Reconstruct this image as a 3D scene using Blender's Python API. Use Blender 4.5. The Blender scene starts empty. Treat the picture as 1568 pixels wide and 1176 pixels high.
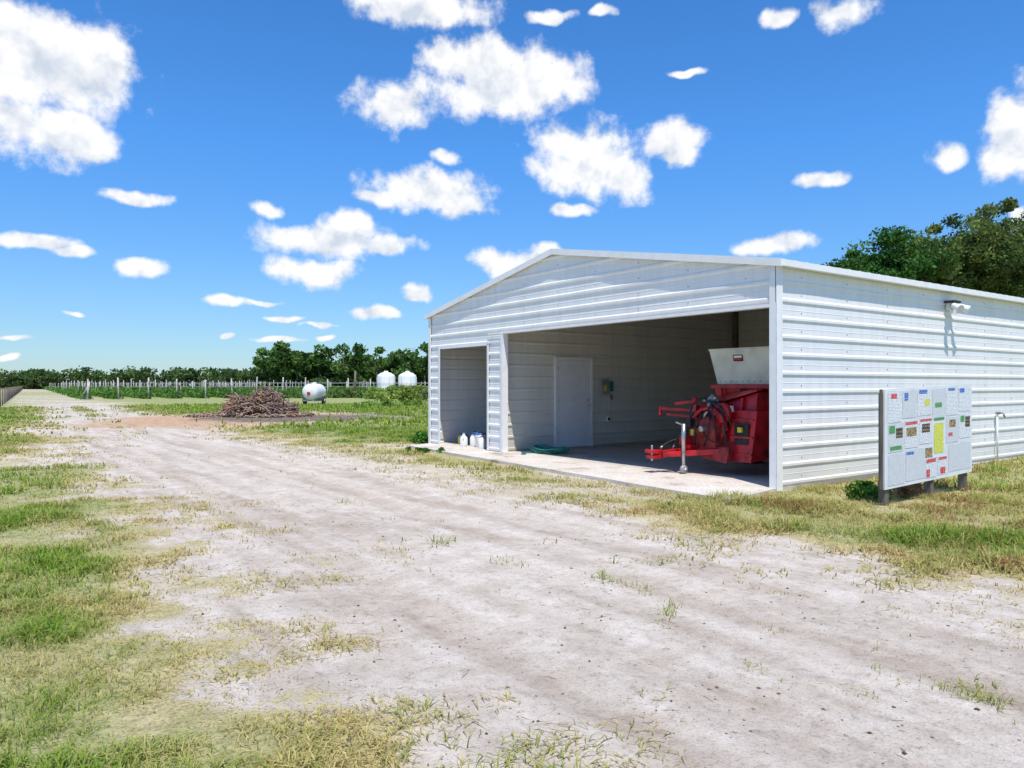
import bpy, math, random
import numpy as np
from mathutils import Vector, Matrix
random.seed(7); RNG=np.random.default_rng(11)
scene=bpy.context.scene
scene.view_settings.view_transform='Standard'; scene.view_settings.look='None'; scene.view_settings.exposure=0

# ---------------------------------------------------------------- frame of the shed (local x = into the shed, y = along its front)
AX,AY=3.74,10.51
TH=math.atan2(1135.0/1963,1602.0/1963)
CT,ST=math.cos(TH),math.sin(TH)
def loc(x,y):
    dx=x-AX; dy=y-AY
    return dx*CT+dy*ST, -dx*ST+dy*CT      # s,t
def wor(s,t):
    return AX+s*CT-t*ST, AY+s*ST+t*CT
FRAME=Matrix.Translation((AX,AY,0))@Matrix.Rotation(TH,4,'Z')

# ---------------------------------------------------------------- materials
def mat(name):
    m=bpy.data.materials.new(name); m.use_nodes=True
    nt=m.node_tree; b=nt.nodes['Principled BSDF']
    return m,nt,b
def N(nt,t,**k):
    n=nt.nodes.new(t)
    for a,v in k.items(): setattr(n,a,v)
    return n
def ramp(nt,stops):
    r=N(nt,'ShaderNodeValToRGB')
    e=r.color_ramp.elements
    e[0].position=stops[0][0]; e[0].color=(*stops[0][1],1)
    e[1].position=stops[-1][0]; e[1].color=(*stops[-1][1],1)
    for p,c in stops[1:-1]:
        x=e.new(p); x.color=(*c,1)
    return r
def simple(name,col,rough=.6,metal=0,var=.15,scale=6,bump=0,spec=.5,stretch=None):
    m,nt,b=mat(name)
    tc=N(nt,'ShaderNodeTexCoord'); nz=N(nt,'ShaderNodeTexNoise')
    nz.inputs['Scale'].default_value=scale; nz.inputs['Detail'].default_value=6
    if stretch:
        mp=N(nt,'ShaderNodeMapping'); mp.inputs['Scale'].default_value=stretch
        nt.links.new(tc.outputs['Object'],mp.inputs['Vector']); nt.links.new(mp.outputs[0],nz.inputs['Vector'])
    else: nt.links.new(tc.outputs['Object'],nz.inputs['Vector'])
    a=[max(0,c*(1-var*1.6)) for c in col]; z=[min(1,c*(1+var)) for c in col]
    r=ramp(nt,[(.3,a),(.5,col),(.72,z)])
    nt.links.new(nz.outputs['Fac'],r.inputs[0]); nt.links.new(r.outputs[0],b.inputs['Base Color'])
    b.inputs['Roughness'].default_value=rough; b.inputs['Metallic'].default_value=metal
    b.inputs['Specular IOR Level'].default_value=spec
    if bump:
        bp=N(nt,'ShaderNodeBump'); bp.inputs['Strength'].default_value=bump; bp.inputs['Distance'].default_value=.02
        nt.links.new(nz.outputs['Fac'],bp.inputs['Height']); nt.links.new(bp.outputs[0],b.inputs['Normal'])
    return m

def siding_mat(name,col,dirt=.5):
    m,nt,b=mat(name)
    tc=N(nt,'ShaderNodeTexCoord')
    mp=N(nt,'ShaderNodeMapping'); mp.inputs['Scale'].default_value=(1,1,.12)
    n1=N(nt,'ShaderNodeTexNoise'); n1.inputs['Scale'].default_value=7; n1.inputs['Detail'].default_value=8
    n2=N(nt,'ShaderNodeTexNoise'); n2.inputs['Scale'].default_value=.9; n2.inputs['Detail'].default_value=5
    nt.links.new(tc.outputs['Object'],mp.inputs[0]); nt.links.new(mp.outputs[0],n1.inputs['Vector']); nt.links.new(tc.outputs['Object'],n2.inputs['Vector'])
    r1=ramp(nt,[(.33,tuple(c*.93 for c in col)),(.6,col)])
    nt.links.new(n1.outputs['Fac'],r1.inputs[0])
    sp=N(nt,'ShaderNodeSeparateXYZ'); nt.links.new(tc.outputs['Object'],sp.inputs[0])
    mr=N(nt,'ShaderNodeMapRange'); mr.inputs['From Min'].default_value=.0; mr.inputs['From Max'].default_value=.4
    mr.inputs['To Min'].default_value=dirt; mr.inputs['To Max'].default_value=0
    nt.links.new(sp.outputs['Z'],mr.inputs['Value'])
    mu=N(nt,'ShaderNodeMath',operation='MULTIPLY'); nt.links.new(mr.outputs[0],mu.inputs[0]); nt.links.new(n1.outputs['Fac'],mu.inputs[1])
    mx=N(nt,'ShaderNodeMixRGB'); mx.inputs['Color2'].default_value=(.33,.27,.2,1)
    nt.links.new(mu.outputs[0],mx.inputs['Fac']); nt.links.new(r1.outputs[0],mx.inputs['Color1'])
    mx2=N(nt,'ShaderNodeMixRGB',blend_type='MULTIPLY'); mx2.inputs['Fac'].default_value=.4
    r2=ramp(nt,[(.3,(.88,.87,.86)),(.65,(1,1,1))]); nt.links.new(n2.outputs['Fac'],r2.inputs[0])
    nt.links.new(mx.outputs[0],mx2.inputs['Color1']); nt.links.new(r2.outputs[0],mx2.inputs['Color2'])
    nt.links.new(mx2.outputs[0],b.inputs['Base Color'])
    b.inputs['Roughness'].default_value=.42
    bp=N(nt,'ShaderNodeBump'); bp.inputs['Strength'].default_value=.08; bp.inputs['Distance'].default_value=.05
    nt.links.new(n2.outputs['Fac'],bp.inputs['Height']); nt.links.new(bp.outputs[0],b.inputs['Normal'])
    return m

def leaf_mat(name,trans=.3):
    m=bpy.data.materials.new(name); m.use_nodes=True; nt=m.node_tree; nt.nodes.clear()
    o=N(nt,'ShaderNodeOutputMaterial'); a=N(nt,'ShaderNodeAttribute',attribute_name='Col')
    d=N(nt,'ShaderNodeBsdfDiffuse'); t=N(nt,'ShaderNodeBsdfTranslucent'); mx=N(nt,'ShaderNodeMixShader'); mx.inputs[0].default_value=trans
    nt.links.new(a.outputs['Color'],d.inputs['Color']); nt.links.new(a.outputs['Color'],t.inputs['Color'])
    nt.links.new(d.outputs[0],mx.inputs[1]); nt.links.new(t.outputs[0],mx.inputs[2]); nt.links.new(mx.outputs[0],o.inputs[0])
    return m

M_side=siding_mat('white_painted_siding',(.87,.86,.84))
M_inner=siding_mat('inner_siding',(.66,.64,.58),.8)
M_trim=simple('white_trim',(.86,.85,.83),.4,var=.04)
M_door=simple('painted_door',(.74,.73,.74),.45,var=.04)
M_dark=simple('black_rubber',(.02,.02,.02),.7,var=.2)
M_red=simple('red_paint',(.46,.010,.018),.34,var=.4,scale=5)
M_red2=simple('dusty_red_paint',(.33,.03,.025),.6,var=.4,scale=7)
M_hop=simple('hopper_grey_paint',(.60,.62,.55),.5,var=.12,scale=3)
M_steel=simple('steel',(.5,.5,.5),.35,.8)
M_wood=simple('weathered_wood',(.16,.13,.10),.9,var=.3,scale=20,bump=.4,stretch=(1,1,.1))
M_postw=simple('weathered_post',(.46,.43,.39),.9,var=.3,scale=3)
M_bark=simple('bark',(.12,.10,.08),.95,var=.35,scale=8,bump=.6)
M_wht=simple('white_plastic',(.80,.80,.79),.4,var=.06)
M_blue=simple('blue_plastic',(.05,.14,.42),.4)
M_green=simple('green_plastic',(.02,.20,.15),.5)
M_grey=simple('grey_metal',(.32,.33,.34),.5,.3)
M_yel=simple('yellow_paint',(.75,.6,.04),.5)
M_leaf=leaf_mat('leaf'); M_grass=leaf_mat('grass_blade',.4)

# ---------------------------------------------------------------- mesh builder
class MB:
    def __init__(s): s.v=[];s.f=[];s.m=[];s.mats=[];s.sm=[]
    def mi(s,m):
        if m not in s.mats: s.mats.append(m)
        return s.mats.index(m)
    def add(s,vs,fs,m,smooth=False):
        o=len(s.v); s.v+= [tuple(v) for v in vs]; i=s.mi(m)
        for f in fs: s.f.append([o+a for a in f]); s.m.append(i); s.sm.append(smooth)
    def box(s,a,b,m,R=None,piv=None):
        x0,y0,z0=a;x1,y1,z1=b
        vs=[Vector(p) for p in [(x0,y0,z0),(x1,y0,z0),(x1,y1,z0),(x0,y1,z0),(x0,y0,z1),(x1,y0,z1),(x1,y1,z1),(x0,y1,z1)]]
        if R is not None:
            c=Vector(piv) if piv else (vs[0]+vs[6])/2
            vs=[R@(v-c)+c for v in vs]
        s.add(vs,[(0,3,2,1),(4,5,6,7),(0,1,5,4),(1,2,6,5),(2,3,7,6),(3,0,4,7)],m)
    def hexa(s,vs,m):
        s.add(vs,[(0,3,2,1),(4,5,6,7),(0,1,5,4),(1,2,6,5),(2,3,7,6),(3,0,4,7)],m)
    def beam(s,p0,p1,w,h,m,up=(0,0,1)):
        p0=Vector(p0);p1=Vector(p1);d=(p1-p0).normalized();u=Vector(up)
        sd=d.cross(u)
        if sd.length<1e-4: sd=d.cross(Vector((1,0,0)))
        sd.normalize(); u=sd.cross(d)
        vs=[]
        for p in (p0,p1):
            for a,b in ((-1,-1),(1,-1),(1,1),(-1,1)): vs.append(p+sd*a*w/2+u*b*h/2)
        s.add(vs,[(0,3,2,1),(4,5,6,7),(0,1,5,4),(1,2,6,5),(2,3,7,6),(3,0,4,7)],m)
    def tube(s,pts,r,m,seg=10,cap=True):
        pts=[Vector(p) for p in pts]
        rs=r if isinstance(r,(list,tuple)) else [r]*len(pts)
        vs=[];n=len(pts); prev=None
        for i,p in enumerate(pts):
            d=(pts[min(i+1,n-1)]-pts[max(i-1,0)]).normalized()
            if prev is None:
                a=d.cross(Vector((0,0,1)))
                if a.length<1e-3: a=d.cross(Vector((1,0,0)))
            else:
                a=prev-d*prev.dot(d)
                if a.length<1e-4: a=d.cross(Vector((1,0,0)))
            a.normalize(); prev=a; b=d.cross(a)
            for k in range(seg):
                q=2*math.pi*k/seg; vs.append(p+(a*math.cos(q)+b*math.sin(q))*rs[i])
        fs=[]
        for i in range(n-1):
            for k in range(seg):
                k2=(k+1)%seg; fs.append((i*seg+k,i*seg+k2,(i+1)*seg+k2,(i+1)*seg+k))
        s.add(vs,fs,m,True)
        if cap:
            o=len(s.v)-len(vs); i=s.mi(m)
            s.f.append([o+k for k in range(seg)][::-1]); s.m.append(i); s.sm.append(False)
            s.f.append([o+(n-1)*seg+k for k in range(seg)]); s.m.append(i); s.sm.append(False)
    def lathe(s,prof,c,m,seg=24,axis='Z'):
        vs=[];c=Vector(c)
        for r,h in prof:
            for k in range(seg):
                q=2*math.pi*k/seg; x=r*math.cos(q); y=r*math.sin(q)
                if axis=='Z': p=(x,y,h)
                elif axis=='Y': p=(x,h,y)
                else: p=(h,x,y)
                vs.append(c+Vector(p))
        fs=[]
        for i in range(len(prof)-1):
            for k in range(seg):
                k2=(k+1)%seg; fs.append((i*seg+k,i*seg+k2,(i+1)*seg+k2,(i+1)*seg+k))
        s.add(vs,fs,m,True)
    def build(s,name,parent=None,bevel=0,M=None):
        me=bpy.data.meshes.new(name); me.from_pydata(s.v,[],s.f)
        for m in s.mats: me.materials.append(m)
        me.polygons.foreach_set('material_index',s.m); me.polygons.foreach_set('use_smooth',s.sm); me.update()
        o=bpy.data.objects.new(name,me); scene.collection.objects.link(o)
        if parent: o.parent=parent
        if M is not None: o.matrix_world=M
        if bevel:
            b=o.modifiers.new('bevel','BEVEL'); b.width=bevel; b.segments=2; b.limit_method='ANGLE'; b.angle_limit=math.radians(50)
        return o
def empty(name,M=None):
    e=bpy.data.objects.new(name,None); scene.collection.objects.link(e)
    if M is not None: e.matrix_world=M
    return e

def np_mesh(name,verts,faces_flat,loop_tot,col,m,parent=None):
    me=bpy.data.meshes.new(name); nv=len(verts); nf=len(loop_tot)
    me.vertices.add(nv); me.vertices.foreach_set('co',verts.astype(np.float32).ravel())
    me.loops.add(len(faces_flat)); me.loops.foreach_set('vertex_index',faces_flat.astype(np.int32))
    me.polygons.add(nf); ls=np.concatenate([[0],np.cumsum(loop_tot)[:-1]]).astype(np.int32)
    me.polygons.foreach_set('loop_start',ls)
    me.polygons.foreach_set('loop_total',loop_tot.astype(np.int32))
    me.update(calc_edges=True)
    ca=me.color_attributes.new('Col','FLOAT_COLOR','POINT'); ca.data.foreach_set('color',col.astype(np.float32).ravel())
    me.materials.append(m); me.validate()
    o=bpy.data.objects.new(name,me); scene.collection.objects.link(o)
    if parent: o.parent=parent
    return o

# ---------------------------------------------------------------- noise
LAT=RNG.random((256,256))
def vnoise(x,y):
    xi=np.floor(x).astype(int); yi=np.floor(y).astype(int); fx=x-xi; fy=y-yi
    fx=fx*fx*(3-2*fx); fy=fy*fy*(3-2*fy)
    a=LAT[xi%256,yi%256];b=LAT[(xi+1)%256,yi%256];c=LAT[xi%256,(yi+1)%256];d=LAT[(xi+1)%256,(yi+1)%256]
    return (a*(1-fx)+b*fx)*(1-fy)+(c*(1-fx)+d*fx)*fy
def fbm(x,y,o=4):
    v=0;a=.5;tot=0
    for i in range(o):
        v=v+a*vnoise(x*2**i+17.3*i,y*2**i+5.1*i); tot+=a; a*=.5
    return v/tot
def sst(a,b,x):
    q=np.clip((x-a)/(b-a),0,1); return q*q*(3-2*q)

def masks(x,y):
    s,t=loc(x,y)
    n1=fbm(x/1.3,y/1.3); n2=fbm(x/.33+40,y/.33,3); n3=fbm(x/7+9,y/7)
    sr=s-.038*np.maximum(t-15,0)
    dl=-7.5-sr
    cl=sst(-1.0,1.2,dl+(n1-.5)*3.2+(n2-.5)*2.2)
    dryl=np.clip(1.1-sst(.2,1.9,dl+(n3-.5)*2.0+(n1-.5)*3.2)*.85,0,1)
    dr=sr+3.5
    yard=sst(.8,-.2,t)
    front=sst(-.3,.6,t)*sst(13,10.5,t)
    cr=sst(-.8,1.3,dr+(n1-.5)*2.4+(n2-.5)*1.6)
    cr=cr*(1-front*(.45*sst(.35,.6,n1)))
    cr=np.maximum(cr,yard*sst(.2,1.0,dr+(n1-.5)*1.2))
    dryr=1-sst(.3,3.0,dr+(n3-.5)*2.5+(n1-.5)*2.0)*.90
    dryr=np.where(t<.8,1-sst(.55,1.3,dr+(n1-.5)*1.0)*(.92-.5*sst(.5,.65,n3)),dryr)
    dryr=np.maximum(dryr,front*(.70+.5*(n1-.5)))
    left=dl>-2.1
    cov=np.where(left,cl,cr); dry=np.where(left,dryl,dryr)
    mid=np.exp(-((sr+5.5)/.5)**2)*sst(4,-1,t)
    spr=sst(.60,.72,n2)*(.10+.38*mid)*sst(.44,.60,n1)
    cov=np.maximum(cov,spr); dry=np.where((cov<=spr)&(spr>0),.45,dry)
    strip=np.exp(-((sr+5.6)/.55)**2)*sst(14,26,t)*.7
    cov=np.maximum(cov,strip*sst(.3,.6,n1)); 
    far=sst(14,35,t); dry=dry*(1-.5*far)
    e=np.sqrt(((x-(-9.6))/5.2)**2+((y-34.3)/4.0)**2)+(n1-.5)*.7
    ash=sst(1.05,.75,e)
    e2=np.sqrt(((x-(-12.4))/5.8)**2+((y-34)/8.5)**2)+(n1-.5)*.8
    org=sst(1.1,.7,e2)
    cov=cov*(1-np.maximum(ash,org)*.92)
    return cov,np.clip(dry,0,1),ash,org
def rutmask(x,y):
    s,t=loc(x,y); sr=s-.038*np.maximum(t-15,0); w=.18*np.sin(t*.23)+.5*(fbm(t/9,t*0,2)-.5)
    m=0
    for c,a in ((-6.55,1.),(-4.85,1.),(-6.0,.45),(-4.2,.5),(-7.1,.4)):
        m=m+a*np.exp(-((sr-c-w)/.20)**4)
    m=m*(.35+.9*fbm(x/.9+4,y/.9+9,3))
    return np.clip(m,0,1)
def gheight(x,y):
    s,t=loc(x,y)
    h=(fbm(x/2.2+3,y/2.2+8,4)-.5)*.07+(fbm(x/.25,y/.25,2)-.5)*.016
    h=h-.022*rutmask(x,y)
    cov,_,_,_=masks(x,y); h=h+.02*cov
    near=sst(-2.2,-1.3,s)*sst(-1.2,-.2,t)*sst(11.5,10.3,t)*sst(14,13,s)
    h=h*(1-near)
    h=h*sst(200,60,np.hypot(x,y))
    return h-.012
# ---------------------------------------------------------------- ground
def axis(a,b,st,outs):
    c=np.arange(a,b+1e-6,st); d=st
    p=b; up=[]
    while p<outs: d*=1.16; p+=d; up.append(p)
    p=a; d=st; dn=[]
    while p>-outs: d*=1.16; p-=d; dn.append(p)
    return np.array(dn[::-1]+list(c)+up)
gx=axis(-14,13,.07,3500); gy=axis(1,24,.07,3500)
X,Y=np.meshgrid(gx,gy); xx=X.ravel(); yy=Y.ravel()
cov,dry,ash,org=masks(xx,yy); zz=gheight(xx,yy)
nx,ny=len(gx),len(gy)
idx=(np.arange(ny-1)[:,None]*nx+np.arange(nx-1)[None,:]).ravel()
F=np.stack([idx,idx+1,idx+nx+1,idx+nx],1).ravel()
mg,nt,b=mat('ground_sand_and_grass')
L=nt.links.new
tc=N(nt,'ShaderNodeTexCoord'); at=N(nt,'ShaderNodeAttribute',attribute_name='Col'); ar=N(nt,'ShaderNodeAttribute',attribute_name='Rut')
sp=N(nt,'ShaderNodeSeparateColor'); L(at.outputs['Color'],sp.inputs[0])
def nz(scale,det=6,vec=None,rough=.55):
    n=N(nt,'ShaderNodeTexNoise'); n.inputs['Scale'].default_value=scale; n.inputs['Detail'].default_value=det; n.inputs['Roughness'].default_value=rough
    L(vec or tc.outputs['Object'],n.inputs['Vector']); return n
def mixc(f,a,b_,bt='MIX'):
    n=N(nt,'ShaderNodeMixRGB',blend_type=bt)
    for v,i in ((f,0),(a,1),(b_,2)):
        if hasattr(v,'links'): L(v,n.inputs[i])
        elif isinstance(v,tuple): n.inputs[i].default_value=(*v,1)
        else: n.inputs[i].default_value=v
    return n.outputs[0]
mpr=N(nt,'ShaderNodeMapping'); mpr.inputs['Rotation'].default_value=(0,0,-TH-.02); L(tc.outputs['Object'],mpr.inputs[0])
mp=N(nt,'ShaderNodeMapping'); mp.inputs['Scale'].default_value=(1,.10,1); L(mpr.outputs[0],mp.inputs[0])
nB=nz(14,8,rough=.7); nC=nz(70,5,rough=.7); nS=nz(3.2,7,mp.outputs[0]); nD=nz(3.2,8,rough=.65); nE=nz(34,4,rough=.6)
rS=ramp(nt,[(.3,(.51,.435,.355)),(.5,(.60,.525,.445)),(.7,(.69,.62,.54))]); L(nD.outputs['Fac'],rS.inputs[0])
rB=ramp(nt,[(.3,(.68,.65,.61)),(.45,(.96,.96,.96)),(.7,(1.08,1.08,1.08))]); L(nB.outputs['Fac'],rB.inputs[0])
rC=ramp(nt,[(.32,(.52,.49,.45)),(.45,(1,1,1)),(.75,(1.08,1.08,1.08))]); L(nC.outputs['Fac'],rC.inputs[0])
rT=ramp(nt,[(.36,(.80,.765,.73)),(.48,(.95,.945,.935)),(.58,(1.04,1.04,1.04))]); L(nS.outputs['Fac'],rT.inputs[0])
rE=ramp(nt,[(.28,(.36,.31,.25)),(.35,(1,1,1))]); L(nE.outputs['Fac'],rE.inputs[0])
sand=mixc(1.,rS.outputs[0],rB.outputs[0],'MULTIPLY'); sand=mixc(.85,sand,rC.outputs[0],'MULTIPLY'); sand=mixc(.9,sand,rT.outputs[0],'MULTIPLY'); sand=mixc(.75,sand,rE.outputs[0],'MULTIPLY')
rm=N(nt,'ShaderNodeMath',operation='MULTIPLY'); L(ar.outputs['Fac'],rm.inputs[0]); rm.inputs[1].default_value=.75
sand=mixc(rm.outputs[0],sand,(.80,.76,.72),'MULTIPLY')
rG=ramp(nt,[(.3,(.10,.17,.03)),(.5,(.20,.29,.05)),(.72,(.38,.40,.12))]); L(nB.outputs['Fac'],rG.inputs[0])
rY=ramp(nt,[(.3,(.30,.245,.10)),(.5,(.50,.42,.18)),(.72,(.64,.55,.30))]); L(nB.outputs['Fac'],rY.inputs[0])
dn=N(nt,'ShaderNodeMath',operation='ADD'); 
dm=N(nt,'ShaderNodeMath',operation='MULTIPLY_ADD'); L(nD.outputs['Fac'],dm.inputs[0]); dm.inputs[1].default_value=2.0; dm.inputs[2].default_value=-.9
L(sp.outputs[1],dn.inputs[0]); L(dm.outputs[0],dn.inputs[1]); dn.use_clamp=True
gr=mixc(dn.outputs[0],rG.outputs[0],rY.outputs[0])
rC2=ramp(nt,[(.38,(.42,.42,.36)),(.52,(1,1,1)),(.72,(1.25,1.2,1.1))]); L(nC.outputs['Fac'],rC2.inputs[0])
gr=mixc(.8,gr,rC2.outputs[0],'MULTIPLY')
cm=N(nt,'ShaderNodeMath',operation='MULTIPLY_ADD'); L(nB.outputs['Fac'],cm.inputs[0]); cm.inputs[1].default_value=1.8; cm.inputs[2].default_value=-.9
ca=N(nt,'ShaderNodeMath',operation='ADD'); L(sp.outputs[0],ca.inputs[0]); L(cm.outputs[0],ca.inputs[1])
cr_=N(nt,'ShaderNodeMapRange',interpolation_type='SMOOTHSTEP'); cr_.inputs['From Min'].default_value=.42; cr_.inputs['From Max'].default_value=.85; L(ca.outputs[0],cr_.inputs['Value'])
cf=N(nt,'ShaderNodeMath',operation='MULTIPLY'); L(cr_.outputs[0],cf.inputs[0]); cf.inputs[1].default_value=.82
col=mixc(cf.outputs[0],sand,gr)
rO=ramp(nt,[(.35,(.36,.20,.10)),(.6,(.56,.37,.22))]); L(nD.outputs['Fac'],rO.inputs[0])
om=N(nt,'ShaderNodeMath',operation='MULTIPLY'); L(at.outputs['Alpha'],om.inputs[0]); om.inputs[1].default_value=.85
col=mixc(om.outputs[0],col,rO.outputs[0])
rA=ramp(nt,[(.35,(.08,.062,.06)),(.65,(.24,.185,.17))]); L(nD.outputs['Fac'],rA.inputs[0])
am=N(nt,'ShaderNodeMath',operation='MULTIPLY'); L(sp.outputs[2],am.inputs[0]); am.inputs[1].default_value=.9
col=mixc(am.outputs[0],col,rA.outputs[0])
L(col,b.inputs['Base Color']); b.inputs['Roughness'].default_value=.95; b.inputs['Specular IOR Level'].default_value=.1
b1=N(nt,'ShaderNodeBump'); b1.inputs['Strength'].default_value=.6; b1.inputs['Distance'].default_value=.045; L(nB.outputs['Fac'],b1.inputs['Height'])
b2=N(nt,'ShaderNodeBump'); b2.inputs['Strength'].default_value=.55; b2.inputs['Distance'].default_value=.014; L(nC.outputs['Fac'],b2.inputs['Height']); L(b1.outputs[0],b2.inputs['Normal'])
b3=N(nt,'ShaderNodeBump'); b3.inputs['Strength'].default_value=.4; b3.inputs['Distance'].default_value=.08; L(nS.outputs['Fac'],b3.inputs['Height']); L(b2.outputs[0],b3.inputs['Normal'])
L(b3.outputs[0],b.inputs['Normal'])
g=np_mesh('ground',np.stack([xx,yy,zz],1),F,np.full(len(idx),4),np.stack([cov,dry,ash,org],1),mg)
ra=g.data.attributes.new('Rut','FLOAT','POINT'); ra.data.foreach_set('value',rutmask(xx,yy).astype(np.float32))
g.data.polygons.foreach_set('use_smooth',[True]*len(g.data.polygons))

# ---------------------------------------------------------------- grass
def grass():
    V=[];C=[]
    def ring(r0,r1,dens,hs,w,ang=62):
        a=math.radians(ang); area=a*(r1*r1-r0*r0); n=int(area*dens)
        r=np.sqrt(RNG.uniform(r0*r0,r1*r1,n)); q=RNG.uniform(-a,a,n)
        x=r*np.sin(q); y=r*np.cos(q)
        cov,dry,ash,org=masks(x,y); s,t=loc(x,y)
        tuft=fbm(x/.10+70,y/.10+3,2); clump=fbm(x/.55+11,y/.55+23,3)
        inside=((s>-1.32)&(s<12.6)&(t>-.03)&(t<10.05))
        keep=(RNG.random(n)<cov**1.1*np.clip(.35+1.7*(tuft-.25),0.05,1)*np.clip(.35+2.2*(clump-.28),.25,1)*(1-.2*dry))&(~inside)&(cov>.06)
        x=x[keep];y=y[keep];cov=cov[keep];dry=dry[keep];s=s[keep];t=t[keep];r=r[keep];clump=clump[keep]; n=len(x)
        yard=(t<0)&(s>-3)
        h=hs*RNG.uniform(.4,1.25,n)*(1-.5*dry)*np.where(yard,1.5,1)*(.3+2.2*np.clip(clump-.25,0,.6))*1.25
        h=h*np.where((s>-1.9)&(s<-.9)&(t>-.5)&(t<11),1.3,1)
        ww=w*RNG.uniform(.6,1.3,n)*(1+.4*(clump>.55))
        az=RNG.uniform(0,2*math.pi,n); lean=RNG.uniform(.15,1.5,n)*(1+.8*dry)
        dx=np.cos(az);dy=np.sin(az); px=-dy;py=dx
        z0=gheight(x,y)-.005
        b0=np.stack([x-px*ww/2,y-py*ww/2,z0],1); b1=np.stack([x+px*ww/2,y+py*ww/2,z0],1)
        mx=x+dx*h*lean*.35; my=y+dy*h*lean*.35; mz=z0+h*.6
        m0=np.stack([mx-px*ww*.4,my-py*ww*.4,mz],1); m1=np.stack([mx+px*ww*.4,my+py*ww*.4,mz],1)
        tp=np.stack([x+dx*h*lean,y+dy*h*lean,z0+h*(1-.3*np.minimum(lean,1.8))],1)
        V.append(np.stack([b0,b1,m1,m0,tp],1).reshape(-1,3))
        k=np.clip(.10+dry*1.05+RNG.normal(0,.27,n)+(fbm(x/.5+8,y/.5+1,3)-.5)*1.2-.9*np.clip(clump-.5,0,1),0,1)[:,None]
        gcol=np.array([.165,.335,.04])*RNG.uniform(.6,1.3,(n,1)); gcol2=np.array([.40,.45,.07])
        u=RNG.random((n,1)); gcol=gcol*(1-u*.5)+gcol2*u*.5
        ycol=np.array([.64,.53,.23])*RNG.uniform(.65,1.2,(n,1))
        c=gcol*(1-k)+ycol*k
        rd=fbm(x/.7+31,y/.7+12,3)
        brown=yard&(RNG.random(n)<np.clip((rd-.58)*4,.03,.5)); c[brown]=np.array([.38,.19,.10])
        c=np.concatenate([np.clip(c,0,.9),np.ones((n,1))],1)
        cc=np.repeat(c[:,None,:],5,1); cc[:,:2,:3]*=.65; cc[:,4,:3]*=1.1  # highlight painted into the blade tip colour, base coloured darker
        C.append(cc.reshape(-1,4))
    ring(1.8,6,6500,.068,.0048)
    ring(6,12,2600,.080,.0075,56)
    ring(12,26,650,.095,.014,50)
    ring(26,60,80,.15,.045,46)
    V=np.concatenate(V);C=np.concatenate(C); n=len(V)//5
    o=np.arange(n)[:,None]*5
    Fq=np.concatenate([o+np.array([0,1,2,3]),o+np.array([3,2,4])],1).ravel()
    lt=np.tile([4,3],n)
    print('blades',n)
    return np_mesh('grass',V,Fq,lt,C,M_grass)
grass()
# loose clods, pebbles and bits of straw on the sand
def clods():
    n=17000; a=math.radians(60); r=1.8+(RNG.random(n)**1.3)*16; q=RNG.uniform(-a,a,n); x=r*np.sin(q); y=r*np.cos(q)
    s,t=loc(x,y); cov,_,_,_=masks(x,y); k=fbm(x/.4+3,y/.4+6,3)
    keep=~((s>-1.4)&(t>-.5)&(t<10.3))&(RNG.random(n)<(1-cov)*np.clip((k-.3)*3,0,1)); x=x[keep];y=y[keep]; n=len(x)
    sz=.003+.011*RNG.random(n)**3; z=gheight(x,y)
    o=np.array([[1,0,0],[0,1,0],[-1,0,0],[0,-1,0],[0,0,.7],[0,0,-.5]])[None]*RNG.uniform(.5,1.4,(n,6,1))*sz[:,None,None]
    st=RNG.random(n)<.25; an=RNG.uniform(0,6.28,n)
    o[st]*=np.array([3.2,.3,.3]); ox=o[:,:,0]*np.cos(an)[:,None]-o[:,:,1]*np.sin(an)[:,None]; oy=o[:,:,0]*np.sin(an)[:,None]+o[:,:,1]*np.cos(an)[:,None]
    V=np.stack([ox+x[:,None],oy+y[:,None],o[:,:,2]+z[:,None]+.001],2).reshape(-1,3)
    T=np.array([[0,1,4],[1,2,4],[2,3,4],[3,0,4],[1,0,5],[2,1,5],[3,2,5],[0,3,5]]).ravel()
    Fq=(np.arange(n)[:,None]*6+T[None]).ravel()
    base=np.array([[.40,.33,.27],[.26,.2,.15],[.5,.42,.33],[.14,.10,.07]])[RNG.integers(0,4,n)]; base[st]=np.array([.45,.36,.18])
    C=np.concatenate([base,np.ones((n,1))],1)
    np_mesh('loose_clods',V,Fq,np.full(n*8,3),np.repeat(C,6,0),M_leaf)
clods()

# ---------------------------------------------------------------- foliage helper
def leaves(name,cent,size,col,parent=None,flat=.0):
    n=len(cent)
    a=RNG.normal(size=(n,3)); a/=np.linalg.norm(a,axis=1)[:,None]
    b_=RNG.normal(size=(n,3)); b_-=a*(a*b_).sum(1)[:,None]; b_/=np.linalg.norm(b_,axis=1)[:,None]
    sz=(size*RNG.uniform(.6,1.4,n))[:,None]
    v=np.stack([cent-a*sz,cent+b_*sz*.55,cent+a*sz,cent-b_*sz*.55],1).reshape(-1,3)
    f=np.arange(4*n); c=np.concatenate([col,np.ones((n,1))],1)
    return np_mesh(name,v,f,np.full(n,4),np.repeat(c,4,0),M_leaf,parent)
def leafcol(n,base,var=.35):
    c=np.array(base)[None,:]*RNG.uniform(1-var,1+var,(n,1)); c=c*(1+RNG.normal(0,.08,(n,3))); return np.clip(c,.005,.9)

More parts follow.
